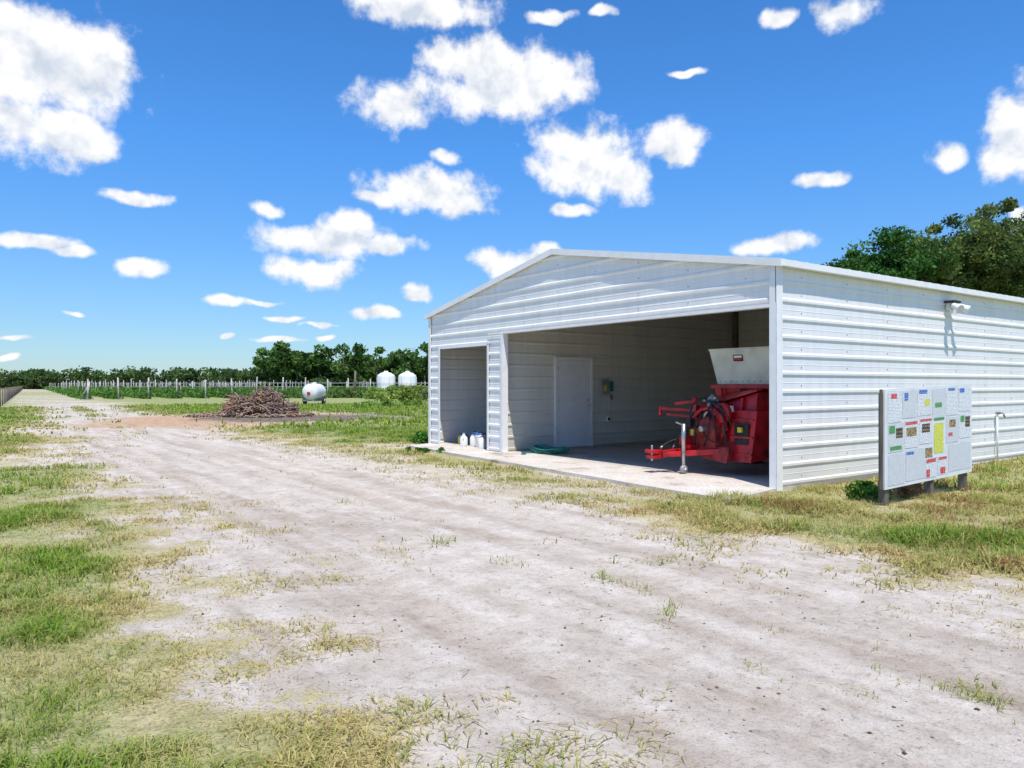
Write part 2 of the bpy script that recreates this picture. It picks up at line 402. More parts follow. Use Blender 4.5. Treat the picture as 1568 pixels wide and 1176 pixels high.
def tree(name,x,y,h,spread,nleaf=15000,base=(.075,.115,.03),lsize=.13,seed=1):
    rnd=random.Random(seed); root=empty(name,Matrix.Translation((x,y,0)))
    mb=MB(); tips=[]
    def grow(p,d,L_,r,dep):
        pts=[p]; rs=[r]; q=p.copy(); dd=d.copy()
        for i in range(3):
            dd=(dd+Vector((rnd.uniform(-.22,.22),rnd.uniform(-.22,.22),rnd.uniform(-.05,.15)))).normalized()
            q=q+dd*L_/3; pts.append(q.copy()); rs.append(r*(1-.15*(i+1)))
        mb.tube(pts,rs,M_bark,seg=8 if dep<2 else 5,cap=False)
        if dep>=4: tips.append(q); return
        if dep>=2: tips.append(q)
        k=3 if dep<3 else 2
        a0=rnd.uniform(0,6.28)
        for j in range(k+(dep==0)):
            a=a0+j*6.283/(k+(dep==0))+rnd.uniform(-.4,.4); tilt=rnd.uniform(.45,.95)*spread
            s1=Vector((math.cos(a),math.sin(a),0)); nd=(dd*math.cos(tilt)+s1*math.sin(tilt)+Vector((0,0,.12))).normalized()
            grow(q,nd,L_*rnd.uniform(.62,.82),rs[-1]*.66,dep+1)
    grow(Vector((0,0,-.1)),Vector((0,0,1)),h*.30,h*.028,0)
    zmax=max(t.z for t in tips); k=(h-.5)/zmax
    mb.v=[(v[0]*k,v[1]*k,v[2]*k) for v in mb.v]; tips=np.array([[t.x*k,t.y*k,t.z*k] for t in tips])
    mb.build('trunk_and_limbs',root)
    n=nleaf; ti=RNG.integers(0,len(tips),n); cr=RNG.uniform(.25,.75,len(tips))*h/10
    off=RNG.normal(size=(n,3)); off/=np.linalg.norm(off,axis=1)[:,None]; off*=(RNG.random((n,1))**.5)*(1+.35*RNG.random((n,1))**4)
    c=tips[ti]+off*cr[ti][:,None]*np.array([1.2,1.2,.8])
    shade=RNG.uniform(.55,1.35,len(tips))[ti]
    yell=RNG.random(len(tips))[ti]
    col=leafcol(n,base)*shade[:,None]*(1+ .35*(yell[:,None]>.7)*np.array([1.2,.7,.2]))
    leaves('foliage',c,lsize,col,root)
    return root
for i,(x,y,h,sp_,bc) in enumerate([(18.6,40.5,9.2,.8,(.06,.155,.035)),(20.4,40,9.9,.75,(.06,.15,.035)),(22.6,43,9.4,.9,(.09,.165,.04)),(25.0,40,10.7,.95,(.11,.17,.055)),(27.6,39,11.7,1.0,(.125,.175,.06)),(31.5,41,11.8,1.,(.11,.16,.05)),(36,44,11.5,1.,(.10,.16,.04))]):
    tree('oak_tree',x,y,h,sp_,24000,bc,.10,seed=20+i)

# ---------------------------------------------------------------- distant tree lines
def treeline(name,items,lsize,per,base):
    P=[];C=[]
    for (x,y,h,w) in items:
        k=max(9,int(w*2.6)); m=per//k
        for j in range(k):
            cx=x+RNG.normal(0,w*.36); cy=y+RNG.normal(0,w*.3); u=RNG.random(); cz=h*(.02+.86*u); rr=w*RNG.uniform(.16,.34)
            off=RNG.normal(size=(m,3)); off/=np.linalg.norm(off,axis=1)[:,None]; off*=RNG.random((m,1))**.4
            p=np.array([cx,cy,cz])+off*rr*np.array([1.1,1.1,.8]); p[:,2]=np.clip(p[:,2],.1,h)
            P.append(p); sh=RNG.uniform(.6,1.4)*(.6+.55*u)  # clump shading put into the leaf colour: lower clumps darker
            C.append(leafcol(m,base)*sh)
    P=np.concatenate(P);C=np.concatenate(C)
    root=empty(name); leaves('foliage',P,lsize,C,root)
    mb=MB()
    for (x,y,h,w) in items:
        mb.tube([(x,y,-.2),(x+.1*w*.3,y,h*.4),(x-.05*w,y,h*.75)],[h*.03,h*.022,h*.01],M_bark,6,False)
    mb.build('trunks',root)
it=[]
x=-330.
while x<240:
    h=RNG.uniform(6.4,9.2); it.append((x,RNG.uniform(275,300),h,RNG.uniform(6,9))); x+=RNG.uniform(1.8,3.6)
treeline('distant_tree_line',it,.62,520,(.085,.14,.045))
it=[]; x=-49.
while x<70:
    e=min(1,(x+54)/8); h=RNG.uniform(8.2,10.4)*(.62+.38*e); it.append((x,RNG.uniform(142,158),h,RNG.uniform(4.0,6))); x+=RNG.uniform(1.1,2.0)
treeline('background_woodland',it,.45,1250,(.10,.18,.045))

# ---------------------------------------------------------------- vineyard
vy=empty('trellised_vineyard'); mb=MB(); P=[];
for k in range(24):
    s=-.6+2.9*k; t=82+random.uniform(-.5,.5)
    off=lambda t:.038*(t-82)
    tt=t
    while tt<260:
        X_,Y_=wor(s+off(tt),tt); hh=random.uniform(1.95,2.3) if tt>84 else random.uniform(2.1,2.5)
        r=.045 if tt>84 else .075
        mb.tube([(X_,Y_,-.2),(X_+random.uniform(-.12,.12),Y_,hh)],r*(1 if tt<150 else 1.2),M_postw,6)
        tt+=8 if tt<150 else 18
    for z in (1.3,1.85):
        a=wor(s+off(82),82); b_=wor(s+off(260),260); mb.tube([(a[0],a[1],z),(b_[0],b_[1],z)],.010,M_grey,4)
    for (ta,tb,de) in ((82,112,38),(112,170,10),(170,300,4)):
        n=int((tb-ta)*de); q=RNG.uniform(ta,tb,n); ss=s+.038*(q-82)+RNG.normal(0,.36,n)
        wx,wy=wor(ss,q); z=np.abs(RNG.normal(.5,.3,n))*(.7+.6*fbm(q/1.1+k*3,q*0+k,2))
        P.append(np.stack([wx,wy,np.clip(z,.05,1.3)],1))
P=np.concatenate(P); mb.build('posts_and_wires',vy); leaves('vines',P,.2,leafcol(len(P),(.11,.22,.045)),vy)

mb=MB(); mb.tube([(-44.2,77,-.3),(-43.9,77,1.9)],.09,M_postw,8); mb.tube([(-45.2,77.5,-.1),(-44,77,1.5)],.06,M_postw,8); mb.build('vineyard_corner_post')
mb=MB(); t=30
while t<290:
    sx=-9.9+.038*(t-15); X_,Y_=wor(sx,t); mb.tube([(X_,Y_,-.2),(X_,Y_,1.3)],.045,M_wood,6); t+=5
for z in (.3,.8,1.25):
    a=wor(-9.9+.038*15,30); b_=wor(-9.9+.038*275,290); mb.tube([(a[0],a[1],z),(b_[0],b_[1],z)],.006,M_grey,4)
mb.build('wire_fence')
mb=MB(); mb.tube([(-20.6,97,-.3),(-20.5,97,3.4)],[.17,.13],M_wood,10); mb.tube([(-21.2,97,.0),(-20.6,97,1.8)],[.08,.07],M_wood,8); mb.build('wooden_utility_post')

# weeds
def bush(name,x,y,rx,ry,h,n,base=(.10,.16,.04),ls=.12):
    k=max(6,int(rx*4)); cx=RNG.normal(0,.45,k)*rx; cy=RNG.normal(0,.45,k)*ry; hh=h*RNG.uniform(.5,1,k)
    i=RNG.integers(0,k,n); z=RNG.random(n)**.7*hh[i]; w=.35*h*(1-.5*z/h)
    p=np.stack([x+cx[i]+RNG.normal(0,1,n)*w,y+cy[i]+RNG.normal(0,1,n)*w,np.clip(z,.02,h)],1)
    return leaves(name,p,ls,leafcol(n,base)*RNG.uniform(.7,1.3,k)[i][:,None])
bush('tall_weeds',-13.2,80,4.5,1.6,1.5,4500,(.22,.31,.07),.14)
bush('tall_weeds',-9.8,66,2.0,1.2,1.5,2500,(.25,.33,.08),.12)
bush('tall_weeds',-20,88,3,1.5,1.2,2000,(.14,.22,.06),.16)
bush('tall_weeds',-27,86,5,1.5,.9,2500,(.13,.22,.06),.16)
bush('tall_weeds',-8.3,50,2.0,3.5,.7,1500,(.22,.33,.07),.08)
bush('shrub',wor(.25,10.7)[0],wor(.25,10.7)[1],.35,.3,.30,900,(.10,.24,.04),.045)
bush('weed_clump',wor(-1.05,8.2)[0],wor(-1.05,8.2)[1],.7,.25,.12,1100,(.10,.22,.04),.03)
bush('weed_clump',5.6,10.2,.9,.5,.18,1500,(.34,.20,.11),.025)
bush('weed_clump',4.6,9.9,.5,.3,.22,1300,(.14,.28,.05),.028)

# storage tanks
for (X_,Y_) in ((-15.3,90),(-12.7,90)):
    mb=MB(); R=1.08
    mb.lathe([(0,.2),(R,.2),(R,.9),(R*1.01,.95),(R,1.0),(R,1.7),(R*1.01,1.75),(R,1.8),(R,2.55),(R*.97,2.7),(R*.62,2.98),(R*.25,3.1),(.25,3.12),(.25,3.24),(0,3.24)],(X_,Y_,0),M_wht,28)
    mb.lathe([(0,-.1),(R*1.05,-.1),(R*1.05,.2),(0,.2)],(X_,Y_,0),M_grey,24)
    for a in range(6):
        q=a*math.pi/3; mb.tube([(X_+R*math.cos(q)*1.02,Y_+R*math.sin(q)*1.02,.2),(X_+R*math.cos(q)*1.02,Y_+R*math.sin(q)*1.02,2.5)],.03,M_grey,5)
    mb.build('white_storage_tank')
TM=Matrix.Translation((-15.2,57,0))@Matrix.Rotation(math.radians(86),4,'Z')
mb=MB(); r=.62; z=1.0; prof=[]
for i in range(9):
    a=i/8*math.pi/2; prof.append((r*math.sin(a),-.9-.32*math.cos(a)))
for i in range(9):
    a=i/8*math.pi/2; prof.append((r*math.cos(a),.9+.32*math.sin(a)))
mb.lathe(prof,(0,0,z),M_wht,28,'X')
mb.lathe([(.0,0),(.18,0),(.18,.1),(0,.12)],(0,0,z+r-.02),M_wht,16)
for yy_ in (-.35,.35): mb.beam((-1.3,yy_,.36),(1.3,yy_,.36),.08,.12,M_grey)
for xx_ in (-.7,.7):
    mb.beam((xx_,-.45,.42),(xx_,.45,.42),.1,.12,M_grey)
mb.beam((-1.3,0,.36),(-2.3,0,.36),.09,.1,M_grey)
for yy_ in (-.74,.74):
    mb.lathe([(0,-.09),(.2,-.09),(.32,-.08),(.34,0),(.32,.08),(.2,.09),(0,.09)],(0,yy_,.34),M_dark,20,'Y')
    mb.lathe([(0,-.1),(.13,-.1),(.13,.1),(0,.1)],(0,yy_,.34),M_wht,12,'Y')
mb.beam((0,-.7,.34),(0,.7,.34),.07,.07,M_grey)
mb.box((-1.3,-.1,.75),(-1.22,.12,1.0),M_red)
mb.build('tank_trailer',M=TM)

# brush pile
M_br1=simple('brush_brown',(.32,.18,.11),.95,var=.4,scale=3); M_br2=simple('brush_grey',(.40,.31,.25),.95,var=.3,scale=3); M_br3=simple('brush_dark',(.10,.07,.055),.95,var=.3)
mb=MB(); px,py=-12.2,36
def mound(px,py,rx,ry,h,m):
    vs=[(px,py,h)];fs=[]; n=20; rings=5
    for i in range(1,rings+1):
        f=i/rings
        for k in range(n):
            a=6.283*k/n; w=1+random.uniform(-.12,.12)
            vs.append((px+rx*f*w*math.cos(a),py+ry*f*w*math.sin(a),h*(1-f**1.5)*random.uniform(.8,1.1)-.03))
    for k in range(n): fs.append((0,1+k,1+(k+1)%n))
    for i in range(rings-1):
        for k in range(n):
            a=1+i*n+k;b=1+i*n+(k+1)%n; fs.append((a,a+n,b+n,b))
    mb.add(vs,fs,m)
mound(px,py,1.15,1.0,.5,M_br3)
for i in range(1300):
    a=random.uniform(0,6.283); f=random.random()**.6; rx=1.7*f*math.cos(a); ry=1.3*f*math.sin(a)
    if i>1000: rx=random.uniform(-3.0,2.4); ry=random.uniform(-1.7,.8); f=1
    zb=.72*(1-f**2.6)*(1+.35*math.sin(rx*4+.3))+random.uniform(0,.32)*(1 if f<1 else .3); L_=random.uniform(.25,1.2)
    d=Vector((random.uniform(-1,1),random.uniform(-1,1),random.uniform(-.45,.8))).normalized()
    if f==1: d.z*=.2; L_*=.7
    c=Vector((px+rx,py+ry,max(.05,zb))); k=Vector((random.uniform(-.15,.15),random.uniform(-.15,.15),random.uniform(0,.12)))
    rr=random.uniform(.012,.042)
    mb.tube([c-d*L_/2,c+k,c+d*L_/2],[rr,rr*.8,rr*.3],random.choice([M_br1,M_br1,M_br2,M_br2,M_br3]),5,False)
mb.build('brush_pile')

# ================================================================ SHED
shed=empty('metal_shed',FRAME)
EAVE=3.24; PEAK=4.12; W=10.02; D=12.6; SL=(PEAK-EAVE)/(W/2)
def roofz(t): return EAVE+SL*(W/2-abs(t-W/2))
PITCH=.262
def profile(z0,z1,extra=()):
    pts=[]; k=0
    while True:
        b0=k*PITCH+.06
        for dz,o in ((0,0),(.022,.018),(.055,.018),(.077,0)):
            pts.append((b0+dz,o))
        for dz,o in ((.155,0),(.163,.003),(.171,0)): pts.append((b0+dz,o))
        k+=1
        if b0>z1: break
    def at_(z):
        for i in range(len(pts)-1):
            if pts[i][0]<=z<=pts[i+1][0]:
                f=(z-pts[i][0])/(pts[i+1][0]-pts[i][0]+1e-9); return pts[i][1]*(1-f)+pts[i+1][1]*f
        return 0
    res=[(z0,at_(z0))]+[(z,o) for z,o in pts if z0<z<z1]+[(z,at_(z)) for z in extra if z0<z<z1]+[(z1,at_(z1))]
    return sorted(res)
def ribbed(mb,m,z0,z1,u0,u1,pos,wob=0,extra=(),nu=1):
    pr=profile(z0,z1,extra)
    vs=[];fs=[]
    for z,o in pr:
        a,b_=u0(z),u1(z)
        for j in range(nu+1):
            u=a+(b_-a)*j/nu
            w=wob*(math.sin(u*1.7+z*2.3)*.5+math.sin(u*4.1+z*1.1+1)*.5) if wob else 0
            vs.append(pos(u,z,o+w))
    n=nu+1
    for i in range(len(pr)-1):
        for j in range(nu): fs.append((i*n+j,i*n+j+1,(i+1)*n+j+1,(i+1)*n+j))
    mb.add(vs,fs,m)
fpos=lambda u,z,o:(-o-.01,u,z)
lo=lambda z:max(0,(z-EAVE)/SL); hi=lambda z:W-max(0,(z-EAVE)/SL)
mb=MB()
def gsec(a,b_,z0,nu):
    z1=max(roofz(a),roofz(b_)) if not(a<W/2<b_) else PEAK
    ribbed(mb,M_side,z0,z1-.002,lambda z:min(max(a,lo(z)),W/2 if a<W/2 else b_) ,lambda z:max(min(b_,hi(z)),W/2 if a<W/2 else a),fpos,.007,(EAVE,roofz(a),roofz(b_)),nu)
H1=2.65; H2=2.43; T1=6.82; T2=7.34; T3=9.52
gsec(0,T1,H1,24); gsec(T1,T2,0.05,3); gsec(T2,T3,H2,8); gsec(T3,W,0.0,3)
mb.build('gable_front',shed)
mb=MB(); ribbed(mb,M_side,0,EAVE,lambda z:0,lambda z:D,lambda u,z,o:(u,-o-.01,z),.003,nu=60); mb.build('side_wall_right',shed)
mb=MB(); ribbed(mb,M_side,0,EAVE,lambda z:0,lambda z:D,lambda u,z,o:(u,W+o,z),.004,nu=20); mb.build('side_wall_left',shed)
mb=MB(); ribbed(mb,M_side,0,PEAK,lambda z:lo(z),lambda z:hi(z),lambda u,z,o:(D+o,u,z),0,(EAVE,),2); mb.build('gable_back',shed)
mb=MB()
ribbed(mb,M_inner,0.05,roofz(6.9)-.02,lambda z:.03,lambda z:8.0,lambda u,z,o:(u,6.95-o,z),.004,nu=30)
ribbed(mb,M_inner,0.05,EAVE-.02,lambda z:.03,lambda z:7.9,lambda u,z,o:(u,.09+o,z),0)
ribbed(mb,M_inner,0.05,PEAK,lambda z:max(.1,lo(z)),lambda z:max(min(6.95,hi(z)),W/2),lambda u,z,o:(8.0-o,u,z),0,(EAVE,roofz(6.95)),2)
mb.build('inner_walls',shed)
mb=MB()
for s in (2.6,5.3,7.9): mb.box((s,.10,.05),(s+.09,.20,EAVE-.05),M_wood)
mb.box((.06,6.96,.05),(.15,7.05,3.7),M_inner); mb.box((7.88,6.80,.05),(7.97,6.93,3.7),M_wood)
for s in (.12,2.5,5,7.5,10): 
    for a,b_ in ((0.05,W/2),(W-.05,W/2)):
        mb.beam((s,a,roofz(a)-.12),(s,b_,roofz(b_)-.12),.05,.12,M_wood)
for t in np.arange(.7,9.8,1.2):
    mb.beam((.1,t,roofz(t)-.05),(D-.1,t,roofz(t)-.05),.09,.04,M_wood)
mb.build('framing',shed)
mb=MB(); ov=.14
M_roof=simple('roof_metal',(.70,.70,.70),.4,var=.05)
for sg in (0,1):
    t0=-ov if sg==0 else W+ov; z0=EAVE-SL*ov
    a=(t0,z0); c=(W/2,PEAK)
    mb.hexa([(-.07,a[0],a[1]+.012),(D+.07,a[0],a[1]+.012),(D+.07,c[0],c[1]+.012),(-.07,c[0],c[1]+.012),(-.07,a[0],a[1]+.04),(D+.07,a[0],a[1]+.04),(D+.07,c[0],c[1]+.04),(-.07,c[0],c[1]+.04)],M_roof)
    n=46
    for i in range(n):
        s=i*D/(n-1)
        mb.beam((s,a[0],a[1]+.05),(s,c[0],c[1]+.05),.04,.022,M_roof)
mb.build('roof',shed)
mb=MB()
for sg in (0,1):
    t0=-ov-.01 if sg==0 else W+ov+.01; z0=EAVE-SL*(ov+.01)
    for x0 in (-.095,D+.075):
        q=[(x0,t0,z0-.05),(x0+.022,t0,z0-.05),(x0+.022,W/2,PEAK-.05),(x0,W/2,PEAK-.05),(x0,t0,z0+.062),(x0+.022,t0,z0+.062),(x0+.022,W/2,PEAK+.065),(x0,W/2,PEAK+.065)]
        mb.hexa(q,M_trim)
    y0=-ov-.012 if sg==0 else W+ov-.01
    mb.box((-.07,y0,z0-.035),(D+.07,y0+.02,z0+.055),M_trim)
    if sg==0: mb.box((-.05,-ov+.01,z0-.03),(D,-.034,z0-.02),M_trim)
for (a,b_) in (((-.045,-.045,0),(-.033,.075,H1+.02)),((-.045,-.047,0),(.095,-.036,EAVE-.05)),((-.045,W-.08,0),(-.033,W+.035,EAVE-.05)),((-.04,W+.025,0),(.08,W+.04,EAVE-.05))):
    mb.box(a,b_,M_trim)
mb.box((-.043,-.02,H1),(-.034,.075,EAVE-.03),M_trim)
mb.box((-.044,.075,H1-.035),(-.03,T1-.0,H1+.012),M_trim); mb.box((-.03,.0,H1-.035),(.09,T1,H1-.02),M_trim)
mb.box((-.03,.0,.0),(.09,.075,H1-.04),M_trim)
mb.box((-.046,T1-.06,.05),(-.034,T1+.025,H1+.02),M_trim); mb.box((-.034,T1-.06,.05),(.1,T1-.0,H1-.04),M_trim)
mb.box((-.044,T2-.03,.05),(-.034,T2+.04,H2),M_trim); mb.box((-.034,T2,.05),(.1,T2+.04,H2),M_dark)
mb.box((-.044,T2-.03,H2-.04),(-.034,T3+.04,H2+.04),M_trim); mb.box((-.034,T2,H2-.04),(.08,T3,H2-.03),M_trim)
mb.box((-.044,T3-.04,.05),(-.034,T3+.03,H2-.04),M_trim)
mb.box((-.05,T1+.0,2.62),(-.035,T2-.0,2.66),M_trim)
mb.build('trim',shed)
mb=MB()
for k in range(12):
    z=k*PITCH+.19
    for s in np.arange(.6,D,1.2): mb.lathe([(.0,-.008),(.009,-.006),(.011,0)],(s,-.012,z),M_grey,6,'Y')
for k in range(9,16):
    z=k*PITCH+.19
    for t in np.arange(.5,W,1.1):
        if z>H1+.05 and z<roofz(t)-.1: mb.lathe([(.0,-.008),(.009,-.006),(.011,0)],(-.012,t,z),M_grey,6,'X')
mb.build('screws',shed)
# slab
mc,nt2,bc=mat('concrete_slab')
tc2=N(nt2,'ShaderNodeTexCoord'); a1=N(nt2,'ShaderNodeTexNoise'); a1.inputs['Scale'].default_value=1.3; a1.inputs['Detail'].default_value=9; a1.inputs['Roughness'].default_value=.65
a2=N(nt2,'ShaderNodeTexNoise'); a2.inputs['Scale'].default_value=30; a2.inputs['Detail'].default_value=5
for a_ in (a1,a2): nt2.links.new(tc2.outputs['Object'],a_.inputs['Vector'])
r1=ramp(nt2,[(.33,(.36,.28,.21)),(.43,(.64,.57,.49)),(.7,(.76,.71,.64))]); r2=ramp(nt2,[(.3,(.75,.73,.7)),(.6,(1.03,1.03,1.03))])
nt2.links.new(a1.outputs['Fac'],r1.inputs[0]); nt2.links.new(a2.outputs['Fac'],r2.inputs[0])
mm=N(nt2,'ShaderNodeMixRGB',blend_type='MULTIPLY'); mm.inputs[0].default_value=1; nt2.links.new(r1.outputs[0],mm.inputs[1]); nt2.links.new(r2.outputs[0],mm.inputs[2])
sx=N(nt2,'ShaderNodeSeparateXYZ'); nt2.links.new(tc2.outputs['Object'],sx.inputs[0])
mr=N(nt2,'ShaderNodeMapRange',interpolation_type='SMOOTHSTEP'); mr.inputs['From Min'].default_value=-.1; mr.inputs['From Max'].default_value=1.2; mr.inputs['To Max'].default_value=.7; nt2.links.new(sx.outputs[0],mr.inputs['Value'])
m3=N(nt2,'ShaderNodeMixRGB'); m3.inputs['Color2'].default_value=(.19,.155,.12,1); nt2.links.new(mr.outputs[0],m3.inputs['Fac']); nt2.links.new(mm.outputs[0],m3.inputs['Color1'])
nt2.links.new(m3.outputs[0],bc.inputs['Base Color']); bc.inputs['Roughness'].default_value=.85
mb=MB()
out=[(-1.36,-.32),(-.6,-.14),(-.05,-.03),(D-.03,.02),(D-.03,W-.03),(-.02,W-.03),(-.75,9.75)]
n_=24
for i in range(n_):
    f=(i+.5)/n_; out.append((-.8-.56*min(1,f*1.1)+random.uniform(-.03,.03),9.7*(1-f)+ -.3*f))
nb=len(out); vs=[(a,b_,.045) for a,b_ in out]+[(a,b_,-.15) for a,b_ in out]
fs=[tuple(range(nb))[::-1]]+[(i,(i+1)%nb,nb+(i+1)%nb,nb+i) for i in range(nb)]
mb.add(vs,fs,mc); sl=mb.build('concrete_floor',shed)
mb=MB(); yw=6.92
mb.box((1.52,yw-.03,.05),(1.60,yw+.02,2.16),M_door); mb.box((2.60,yw-.03,.05),(2.68,yw+.02,2.16),M_door); mb.box((1.60,yw-.03,2.08),(2.60,yw+.02,2.16),M_door)
mb.box((1.605,yw-.015,.06),(2.595,yw+.02,2.075),M_door)
mb.lathe([(.0,-.07),(.028,-.065),(.03,-.04),(.012,-.03),(.012,0)],(2.52,yw-.018,1.02),M_steel,14,'Y')
mb.lathe([(.0,-.02),(.03,-.018),(.03,0)],(2.52,yw-.018,1.16),M_steel,14,'Y')
for z in (.35,1.1,1.85): mb.box((1.59,yw-.036,z),(1.61,yw-.028,z+.1),M_steel)
mb.build('door',shed,bevel=.004)
mb=MB()
mb.box((2.88,yw-.12,1.28),(3.12,yw-.03,1.62),M_grey); mb.box((3.13,yw-.09,1.36),(3.27,yw-.03,1.6),M_green); mb.box((2.93,yw-.125,1.36),(3.02,yw-.12,1.5),M_yel)
mb.box((3.22,yw-.06,1.15),(3.29,yw-.03,1.26),M_grey); mb.box((3.10,yw-.06,.62),(3.2,yw-.025,.75),M_wht); mb.box((3.12,yw-.066,.65),(3.18,yw-.06,.72),M_dark)
mb.tube([(3.2,yw-.05,1.62),(3.2,yw-.05,3.2)],.008,M_inner,8); mb.tube([(3.15,yw-.05,.75),(3.15,yw-.05,1.3)],.008,M_inner,8)
mb.build('electrical_panel',shed,bevel=.003)
mb=MB(); mb.box((.1,W+.03,1.1),(.35,W+.17,1.5),M_grey); mb.tube([(.2,W+.08,1.1),(.2,W+.08,.0)],.02,M_grey,8); mb.tube([(.05,W+.1,1.3),(-.12,W+.12,1.3),(-.12,W+.12,1.18)],.03,M_dark,8)
mb.build('meter_box',shed,bevel=.004)
mb=MB(); s0=5.05; z0=2.92
mb.box((s0-.07,-.1,z0-.06),(s0+.07,-.03,z0+.08),M_wht)
mb.box((s0-.14,-.20,z0+.06),(s0+.14,-.03,z0+.10),M_dark)
for sg in (-1,1):
    c=Vector((s0+sg*.11,-.2,z0-.01))
    mb.tube([(s0+sg*.03,-.1,z0),tuple(c)],.02,M_wht,8)
    mb.tube([tuple(c+Vector((0,.03,.02))),tuple(c+Vector((sg*.05,-.12,-.06)))],[.045,.075],M_wht,14)
mb.box((s0-.03,-.16,z0-.13),(s0+.03,-.08,z0-.06),M_wht)
mb.build('security_light',shed,bevel=.003)
mb=MB()
mb.tube([(7.0,-.07,0),(7.0,-.07,.95)],.018,M_wht,8); mb.tube([(7.0,-.07,.95),(7.0,-.17,.97),(7.0,-.2,.88)],.02,M_grey,8); mb.box((6.97,-.1,.93),(7.08,-.05,.98),M_grey)
mb.build('water_spigot',shed)

# ================================================================ loose things in the small bay
def bucket(s,t,r,h,m,lid=None,name='plastic_bucket'):
    mb=MB(); mb.lathe([(0,0),(r*.85,0),(r*.95,h*.8),(r*1.05,h*.82),(r*1.05,h*.88),(r,h*.9),(r*1.02,h),(r*.95,h),(0,h*.98)],(0,0,0),m,20)
    pts=[(r*1.05*math.cos(a),-r*1.08*math.sin(a)*.4,h*.85-r*.9*math.sin(a)) for a in np.linspace(0,math.pi,9)]
    mb.tube(pts,.004,M_grey,5)
    if lid: mb.lathe([(r*1.06,h),(r*1.06,h+.02),(0,h+.025)],(0,0,0),lid,20)
    return mb.build(name,M=FRAME@Matrix.Translation((s,t,.046))@Matrix.Rotation(random.uniform(0,6),4,'Z'))
def jug(s,t,w,h,m,cap):
    mb=MB(); mb.lathe([(0,0),(w*.5,0),(w*.52,.02),(w*.52,h*.62),(w*.4,h*.78),(w*.16,h*.9),(w*.16,h*.93)],(0,0,0),m,12)
    mb.lathe([(w*.19,h*.92),(w*.19,h),(0,h)],(0,0,0),cap,10); mb.tube([(w*.5,0,h*.55),(w*.62,0,h*.68),(w*.5,0,h*.82),(w*.2,0,h*.84)],.014,m,6)
    mb.build('plastic_jug',M=FRAME@Matrix.Translation((s,t,.046))@Matrix.Rotation(random.uniform(0,6),4,'Z'))
bucket(.5,7.6,.15,.37,M_wht,M_wht); bucket(.75,7.95,.15,.36,M_wht); bucket(.35,8.25,.13,.3,M_wht,M_blue); bucket(.9,8.45,.15,.36,M_wht,M_wht)
jug(.4,8.6,.2,.31,M_wht,M_blue); jug(.65,8.85,.2,.31,M_wht,M_wht); jug(.4,9.05,.2,.3,M_blue,M_wht); jug(.8,9.2,.2,.32,M_wht,M_red); jug(.2,7.95,.18,.28,M_wht,M_red); jug(.5,9.35,.17,.26,M_yel,M_dark); jug(.2,8.75,.18,.29,M_wht,M_wht)
mb=MB(); pts=[]
for i in range(150):
    a=i*.33; r=.26+.05*math.sin(i*.7)+.0009*i; pts.append((.75+r*math.cos(a)*.9,6.15+r*1.35*math.sin(a),.06+.0007*i+.02*math.sin(i*1.3)))
for i in range(20): pts.append((.75-.04*i+.1*math.sin(i*.5),6.6-.02*i+.12*math.sin(i*.6),.062))
mb.tube(pts,.014,M_green,7); mb.build('garden_hose',M=FRAME)

# ================================================================ red farm machine (hopper spreader)
mach=empty('red_hopper_spreader',FRAME@Matrix.Translation((0,0,.045)))
mb=MB()
for t in (1.12,1.98): mb.beam((.75,t,.42),(3.9,t,.42),.08,.13,M_red)
for s in (.8,1.6,2.6,3.8): mb.beam((s,1.08,.42),(s,2.02,.42),.1,.12,M_red)
mb.beam((.8,1.98,.40),(-.02,2.28,.30),.09,.1,M_red); mb.beam((.8,1.3,.40),(.05,2.2,.30),.08,.09,M_red)
mb.box((-.16,2.2,.24),(.0,2.38,.29),M_red); mb.box((-.16,2.2,.33),(.0,2.38,.38),M_red); mb.box((-.02,2.2,.24),(.06,2.38,.38),M_red)
mb.tube([(-.1,2.3,.2),(-.1,2.3,.46)],.018,M_steel,8)
mb.beam((2.6,.8,.36),(2.6,2.3,.36),.09,.09,M_red)
mb.build('chassis',mach,bevel=.006)
mb=MB()
b0=[(1.45,1.3,.5),(3.4,1.3,.5),(3.4,1.85,.5),(1.45,1.85,.5)]; t0=[(1.28,.95,1.42),(3.8,.95,1.42),(3.8,2.15,1.42),(1.28,2.15,1.42)]
mb.hexa(b0+t0,M_red)
mb.box((1.24,.91,1.40),(3.84,2.19,1.47),M_red)
for t in (1.15,1.55,1.95): mb.beam((1.36,t,.52),(1.22,t,1.40),.05,.05,M_red)
# sloping feed housing at the front: high on the right, falling to the left
mb.hexa([(.80,1.0,.42),(1.45,1.0,.42),(1.45,1.75,.42),(.80,1.6,.42),(.95,1.0,1.34),(1.42,1.0,1.38),(1.42,2.25,1.22),(.95,2.22,1.0)],M_red)
mb.hexa([(.86,.95,1.36),(1.42,.95,1.40),(1.42,2.30,1.24),(.86,2.28,1.00),(.86,.95,1.39),(1.42,.95,1.43),(1.42,2.30,1.27),(.86,2.28,1.03)],M_red)
for t in (1.25,1.6): mb.beam((.80,t,.45),(.90,t,1.32-.28*(t-1)),.035,.05,M_red)
mb.box((.58,1.55,.38),(.82,1.95,.74),M_red2)
mb.lathe([(0,-.16),(.17,-.16),(.2,-.13),(.2,.0),(.24,.02),(.24,.06),(0,.06)],(.72,1.72,.74),M_red2,20,'X')
mb.lathe([(0,-.3),(.05,-.3),(.05,-.16)],(.72,1.72,.74),M_steel,12,'X')
for i in range(8):
    a=i*math.pi/4; mb.lathe([(0,-.02),(.014,-.018),(.014,0)],(.735,1.72+.21*math.cos(a),.74+.21*math.sin(a)),M_steel,6,'X')
